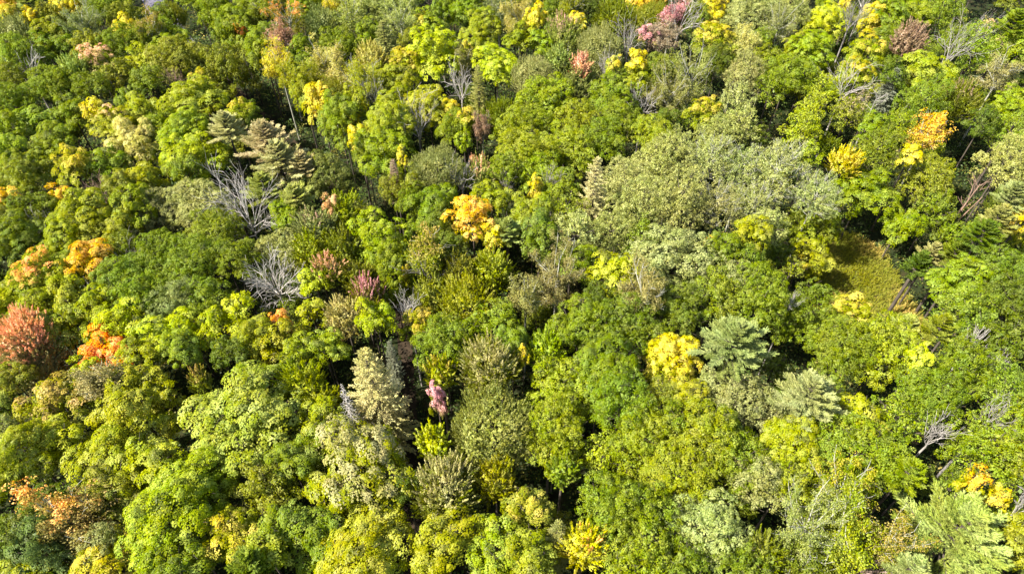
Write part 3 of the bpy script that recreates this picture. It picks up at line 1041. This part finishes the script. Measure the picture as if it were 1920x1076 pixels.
def proto(kind, cls, var):
    key = (kind, cls, var)
    if key in CACHE: return CACHE[key]
    R = {0: 1.5, 1: 2.6, 2: 4.3}[cls]; sd_ = hash_(kind) + cls * 17 + var * 101
    leafy = kind not in ('D', 'DB', 'DL', 'DN', 'DS', 'LT', 'BB')
    Hh = R * 1.05
    if kind == 'M': La, Tb = make_M(sd_, R, Hh, leaf=(.14, .155, .17)[cls], disc=(.36, .43, .50)[cls], dens=(2.1, 1.6, 1.3)[cls])
    elif kind == 'O': La, Tb = make_O(sd_, R, Hh)
    elif kind == 'A': La, Tb = make_A(sd_, R, Hh)
    elif kind == 'AB': La, Tb = make_A(sd_, R, Hh, True)
    elif kind == 'B': La, Tb = make_B(sd_, R, Hh, .8 if var % 2 else .6)
    elif kind == 'T': La, Tb = make_B(sd_, R, Hh, .85)
    elif kind == 'H': La, Tb = make_H(sd_, R, Hh)
    elif kind == 'F': La, Tb = make_F(sd_, R, Hh, lng=(.8, 1, 1.15)[cls])
    elif kind == 'P': Hh = R * .95; La, Tb = make_P(sd_, R, Hh)
    elif kind == 'S':
        Hh = {0: 4.5, 1: 7.5, 2: 9.0}[cls]; R = {0: 1.5, 1: 2.4, 2: 3.6}[cls]; La, Tb = make_S(sd_, R, Hh, .3 if var % 2 else .18, 1.15)
    else:
        if kind in ('DS', 'LT'): Hh = {0: 6, 1: 7.5, 2: 9}[cls]; R = {0: 1.3, 1: 1.8, 2: 2.6}[cls]
        K, T = make_D(sd_, R, Hh, kind); V, F = T
        CACHE[key] = (R, Hh, tube_mesh(kind_name(kind) + '_branches', V, F, BARK), K, False); return CACHE[key]
    V, A = La
    CACHE[key] = (R, Hh, quads_mesh(kind_name(kind) + '_crown', V, A, LEAF), Tb, True)
    return CACHE[key]
def kind_name(k): return KIND[k][0]
def hash_(s): return sum((i + 1) * ord(c) * 7 for i, c in enumerate(s))

TREES = []
def parse():
    for ln in TABLE.strip().split('\n'):
        a, _, lb = ln.partition('|'); f = a.split(); d = dict(x=float(f[0]), y=float(f[1]), w=float(f[2]), k=f[3], c=f[4], label=None, ref=None)
        for o in f[5:]:
            if '=' in o: kk, v = o.split('='); d['o_' + kk] = v
        if lb:
            l, _, r_ = lb.partition('~'); d['label'] = l.strip(); d['ref'] = r_.strip() or None
        TREES.append(d)
parse()
def colour_of(t):
    c = t['c']; tc, ts, word = (0, 0, 0), 0.0, None
    if c in CC: b, u, ts, word = CC[c]; base = C(b); tc = C(u)
    elif c in WOOD: base, word = WOOD[c]
    else: base, word = GR[c]
    if 'o_a' in t:
        u, s = t['o_a'].split(':') if ':' in t['o_a'] else (t['o_a'], '.3'); tc = C(u); ts = float(s)
    return base, tc, ts, word

rg = np.random.default_rng(5)
POCKETS = [(325, 705, 32), (437, 716, 26), (42, 945, 32), (575, 935, 26), (758, 982, 30), (1436, 975, 26), (1008, 935, 28), (96, 500, 18), (20, 510, 20), (330, 345, 22), (1150, 905, 0)]
BAND = np.array([(360, 40), (376, 68), (415, 118), (475, 140), (510, 170), (550, 215), (575, 245), (620, 290), (660, 315), (700, 385), (735, 420), (770, 455), (760, 560), (752, 640), (765, 760), (775, 880)], float)
BAND = np.concatenate([BAND[i] + (BAND[i + 1] - BAND[i]) * np.linspace(0, 1, 8)[:, None] for i in range(len(BAND) - 1)])
for t in TREES:
    if t['y'] > 470 or t['ref']: continue
    q = np.array([t['x'], t['y']]); k_ = np.hypot(*(BAND - q).T).argmin(); v_ = q - BAND[k_]; d_ = np.hypot(*v_); need = t['w'] * .56 + 13
    if d_ < need:
        v_ = v_ / max(d_, 1e-6); sh = min(need - d_, 34); t['x'] += v_[0] * sh; t['y'] += v_[1] * sh
for gx, gy, gr in POCKETS:
    for t in TREES:
        dx, dy = t['x'] - gx, t['y'] - gy; d_ = max(math.hypot(dx, dy), 1e-6); need = t['w'] * .54 + gr * .75
        if d_ < need and not t['ref']: sh = min(need - d_, 24); t['x'] += dx / d_ * sh; t['y'] += dy / d_ * sh
BAND2 = np.array([(1850, 250), (1838, 290), (1815, 340), (1780, 400), (1730, 450), (1705, 500), (1718, 560), (1738, 605)], float)
ACC = ('Y', 'R', 'R2', 'SA', 'PKM', 'PKx', 'PKy', 'PKr', 'OY', 'OYr', 'Yh')
def settle(t, i):
    """real size, height and place of a tree from its crown's place in the photograph"""
    near_gap = np.hypot(BAND[:, 0] - t['x'], BAND[:, 1] - t['y']).min() < 62 and t['x'] > 380
    k = t['k']; H = 16.3 + rg.normal() * .8; zc = 13.0; dz = 0
    if 'o_low' in t: H = float(t['o_low'])
    for _ in range(3):
        x, y, dep = at(t['x'], t['y'], zc); r = t['w'] / 2 * dep / FPX
        ch = max(2.1 * r + 1.0, 4.2)
        if k in ('O', 'M') : ch = max(1.9 * r + 1.2, 4.4)
        if k == 'P': ch = max(1.35 * r, 3.6)
        if k == 'S': ch = 6.0 * r
        if k in 'MOA' and near_gap: ch *= 1.4
        if 'o_h' in t: ch = float(t['o_h'])
        Ht = H + .35 * min(r, 5) + (1.2 if k in ('S', 'P') else 0) + (.5 if t['ref'] else 0) - (.4 if t['c'] in ('d', 'dm') else 0)
        if k in ('D', 'DB', 'DN', 'LT', 'BB', 'DS'): Ht += {'DB': -.6, 'LT': 1.0, 'BB': .6, 'DS': .6}.get(k, -1.2)
        Ht += float(t.get('o_t', 0))
        if k == 'DL': Ht = 12.5
        zc = Ht - ch / 2
    t.update(X=x, Y=y, r=r * (1.0 if t['c'] in ACC or k in ('D', 'DN') else 1.15 if k in 'MOA' else 1.08), ch=ch * (1.08 if k in 'MOA' else 1), zc=zc, dep=dep)
for i, t in enumerate(TREES): settle(t, i)
TABLE_N = len(TREES)
# understorey trees in the openings between the crowns
pos = np.array([(t['X'], t['Y']) for t in TREES]); rad = np.array([t['r'] * (.3 if KIND[t['k']][0] == 'dead_tree' else .75 if t['k'] == 'B' else 1) for t in TREES])
GAPS = [(752, 640, 46), (770, 860, 46), (330, 716, 50), (575, 930, 30), (755, 985, 46), (1545, 310, 30), (1810, 330, 40), (1724, 520, 22), (280, 10, 60), (735, 440, 34), (1620, 520, 130), (360, 75, 30), (410, 120, 32), (460, 165, 36), (560, 240, 40), (620, 300, 44), (660, 350, 38), (720, 410, 38), (1850, 25, 50), (440, 330, 50), (320, 700, 60), (440, 715, 44), (1430, 975, 55), (1020, 945, 50), (50, 945, 50), (1890, 650, 30), (1200, 470, 30)]
for _ in range(4000):
    px, py = rg.uniform(-30, 1950), rg.uniform(-20, 1110); zc = rg.uniform(8.0, 10.5); x, y, dep = at(px, py, zc)
    dd = np.hypot(pos[:, 0] - x, pos[:, 1] - y) - rad; r = rg.uniform(1.6, 2.6)
    if dd.min() < r * .42: continue
    if np.hypot(BAND[:, 0] - px, BAND[:, 1] - py).min() < 56 or np.hypot(BAND2[:, 0] - px, BAND2[:, 1] - py).min() < 34: continue
    if any(math.hypot(px - gx, py - gy) < gr for gx, gy, gr in GAPS): continue
    if np.hypot(QALL[:, 0] - x, QALL[:, 1] - y).min() < 2.4 + r * .3: continue
    TREES.append(dict(x=px, y=py, w=2 * r * FPX / dep, k=str(rg.choice(['O', 'F', 'O', 'A'])), c=str(rg.choice(['m', 'd', 'g', 'o', 'd'])), label=None, ref=None, X=x, Y=y, r=r, ch=2.1 * r, zc=zc, dep=dep, under=1))
    pos = np.vstack([pos, (x, y)]); rad = np.append(rad, r)
print('TREES', TABLE_N, len(TREES))

# labels of the ordinary trees: looks, then where they stand among the remarkable ones
DIRS = ['right of', 'above and right of', 'above', 'above and left of', 'left of', 'below and left of', 'below', 'below and right of']
MARKS = [t for t in TREES if t['ref']]
USED = {t['label'] for t in TREES if t['label']}
def rel(t, m):
    a = math.atan2(-(t['y'] - m['y']), t['x'] - m['x']); return DIRS[int(round(a / (PI / 4))) % 8]
for t in TREES:
    if t['label']: continue
    base, tc, ts, word = colour_of(t); kw = KIND[t['k']][1]
    if t['k'] in ('D', 'DB', 'DN'): kw = 'twiggy snag'
    if t['k'] == 'LT': kw = 'slender trunk'
    size = 'small ' if t['r'] < 1.9 else ('large ' if t['r'] > 3.5 else '')
    if t.get('under'): size = 'low '
    near = sorted(MARKS, key=lambda m: math.hypot(m['x'] - t['x'], m['y'] - t['y']))[:20]; done = False
    cands = [f"{size}{word} {kw} {rel(t, near[0])} the {near[0]['ref']}"]
    for a in range(len(near)):
        for b in range(a + 1, len(near)):
            cands.append(f"{size}{word} {kw} {rel(t, near[a])} the {near[a]['ref']}, {rel(t, near[b])} the {near[b]['ref']}")
    for c_ in cands:
        c_ = c_.replace(' and right of', ' right of').replace(' and left of', ' left of') if len(c_.split()) > 16 else c_
        if len(c_.split()) <= 16 and c_ not in USED: t['label'] = c_; USED.add(c_); break
    else: print('NO LABEL', cands[0])

def place(t, i):
    k = t['k']; cls = 0 if t['r'] < 1.95 else (1 if t['r'] < 3.3 else 2)
    if k == 'S' or k in ('DS', 'LT'): cls = 0 if t['ch'] < 8 else (1 if t['ch'] < 14 else 2)
    nv = {'M': (5, 8, 6), 'O': (4, 7, 5), 'F': (3, 5, 3), 'P': (2, 3, 3), 'A': (3, 5, 3), 'AB': (2, 4, 2), 'D': (4, 4, 2), 'B': (4, 4, 2)}.get(k, (2, 2, 2))[cls]
    var = int(t.get('o_v', i % nv)); R, Hh, me, TB, leafy = proto(k, cls, var)
    base, tc, ts, word = colour_of(t); nm = kind_name(k)
    e = bpy.data.objects.new(nm, None); e.empty_display_size = .5; COL.objects.link(e); e.location = (t['X'], t['Y'], 0)
    if 'o_lean' in t: e.rotation_euler = (0, float(t['o_lean']), 0)
    tag(e, t['label'], KIND[k][3], KIND[k][2])
    sx = t['r'] / R; sz = t['ch'] / 2 / Hh; rz = rg.uniform(0, 2 * PI) if k not in ('DL',) else 0
    j = rg.normal(size=3) * np.array([.045, .02, .08]); v = 1 + rg.normal() * (.03 if k in ('A', 'AB') else .08)
    o = bpy.data.objects.new('crown' if leafy else 'branches', me); o.parent = e; COL.objects.link(o)
    sq = rg.uniform(.86, 1.16) if leafy and k not in 'SP' else 1
    o.location = (0, 0, t['zc']); o.scale = (sx * sq, sx / sq, sz); o.rotation_euler = (rg.normal() * .09, rg.normal() * .09, rz) if leafy and k not in 'SP' else (0, 0, rz)
    if leafy:
        if k in 'SP': v *= 1.15
        if k in ('A', 'AB'): v *= 1.28
        o.color = tuple(float(np.clip(base[q] * v * (1 + j[q]), 0, 1)) for q in range(3)) + (1,)
        o['turned'] = [float(q) for q in tc]; o['turned_share'] = float(ts)
        wc = WOOD['bw'][0] if k in ('AB', 'B', 'T') or (k == 'F' and False) else WOOD['bk'][0]
    else: o.color = (*[float(q * v) for q in base], 1); wc = tuple(q * .85 for q in base)
    V, F = TB; V = V.copy(); V[:, 0] *= sx; V[:, 1] *= sx; V[:, 2] *= sz
    zlow = V[:, 2] < -t['ch'] / 2 * 1.001; zb = -t['ch'] / 2; mn = V[:, 2].min()
    if zlow.any() and mn < zb: V[zlow, 2] = zb + (V[zlow, 2] - zb) / (mn - zb) * (-t['zc'] - .05 - zb)
    c_, s_ = math.cos(rz), math.sin(rz); V = np.stack([V[:, 0] * c_ - V[:, 1] * s_, V[:, 0] * s_ + V[:, 1] * c_, V[:, 2] + t['zc']], 1)
    tr = bpy.data.objects.new('trunk', tube_mesh(nm + '_trunk', V, F, BARK)); tr.parent = e; COL.objects.link(tr); tr.color = (*wc, 1)
for i, t in enumerate(TREES): place(t, i)

# ------------------------------------------------------------------ growth nobody could count
def stuff(name, L, col, label, turned=(.2, .18, .02), share=.1):
    V, A = L.arrays(); A[:, 2] = L.r.random(len(A)) if False else A[:, 1]
    o = bpy.data.objects.new(name, quads_mesh(name, V, A, LEAF)); COL.objects.link(o)
    o.color = (*col, 1); o['turned'] = list(turned); o['turned_share'] = share
    tag(o, label, name, kind='stuff'); return o
r = np.random.default_rng(77)
n = 42000; P = np.stack([r.uniform(-130, 130, n), r.uniform(8, 150, n), r.uniform(.15, 1, n) ** 2 * 3.6], 1)
keep = ~inside(P[:, :2], CLR)
dq = np.array([np.hypot(QALL[:, 0] - p[0], QALL[:, 1] - p[1]).min() for p in P]); keep &= dq > 1.2
keep &= np.abs(P[:, 0]) < 58 + P[:, 1] * .62
P = P[keep]; L = Leaves(78)
L.discs(P, np.array([0, 0, 1.0]) + r.normal(size=P.shape) * .35, 1.0, 11, .36, .6)
stuff('undergrowth', L, (.06, .095, .02), 'low dark green saplings and brush between the trunks')
n = 5200; P = np.stack([r.uniform(CLR[:, 0].min(), CLR[:, 0].max(), n * 3), r.uniform(CLR[:, 1].min(), CLR[:, 1].max(), n * 3), np.zeros(n * 3)], 1)
P = P[inside(P[:, :2], CLR)][:n]; L = Leaves(79)
patch = (np.sin(P[:, 0] * .7) + np.sin(P[:, 1] * .5 + 1) + r.normal(size=len(P)) * .6) / 5 + .5
L.plumes(P, np.array([.25, 0, 1.0]) + r.normal(size=P.shape) * .4, .9, .12, 8, .42, .14, .5, .2, np.clip(patch, 0, 1))
stuff('grass', L, (.225, .235, .022), 'tall yellowing grass in the small clearing', (.34, .27, .03), .2)
# the wood that goes on outside the picture
tm = []
for s_ in range(5):
    rr = np.random.default_rng(900 + s_); lb = lobes_of(rr, 2.9, 3.1, 11, .42, -.2); PP, NN = lobe_points(rr, lb, .62, -.1)
    L = Leaves(950 + s_); L.discs(PP, NN + np.array([0, 0, .7]), .62, 9, .46, .7); tm.append((np.concatenate(L.V), np.concatenate(L.A)))
Vs, As = [], []
gx, gy = np.meshgrid(np.arange(-128, 129, 4.9), np.arange(-14, 165, 4.8))
for x, y in zip(gx.ravel() + r.uniform(-1.3, 1.3, gx.size), gy.ravel() + r.uniform(-1.3, 1.3, gx.size)):
    z = r.uniform(12, 14.5); px, py = proj(np.array([[x, y, z]])); px, py = px[0], py[0]; dep = math.hypot(y, CAMZ - z)
    rp = 3.1 * FPX / max(dep, 30) * 1.05
    if -rp * .5 < px < 1920 + rp * .5 and -rp * .8 < py < 1076 + rp * 1.1: continue
    if px < -1150 or px > 3070 or abs(x) > 62 + max(y, 0) * .72: continue
    if (np.hypot(pos[:, 0] - x, pos[:, 1] - y) - rad).min() < 1.1: continue
    if np.hypot(QALL[:, 0] - x, QALL[:, 1] - y).min() < 3.4: continue
    V, A = tm[r.integers(0, 5)]; a = r.uniform(0, 6.28); c_, s_ = math.cos(a), math.sin(a); sc = r.uniform(.85, 1.2)
    V = V * sc; V = np.stack([V[..., 0] * c_ - V[..., 1] * s_ + x, V[..., 0] * s_ + V[..., 1] * c_ + y, V[..., 2] + z], -1)
    A = A.copy(); A[:, 1] = A[:, 1] * .35 + r.random() * .65; Vs.append(V); As.append(A)
L = Leaves(1); L.V = Vs; L.A = As
stuff('woods', L, (.125, .17, .022), 'leafy wood going on all around the pictured trees', (.34, .28, .03), .3)
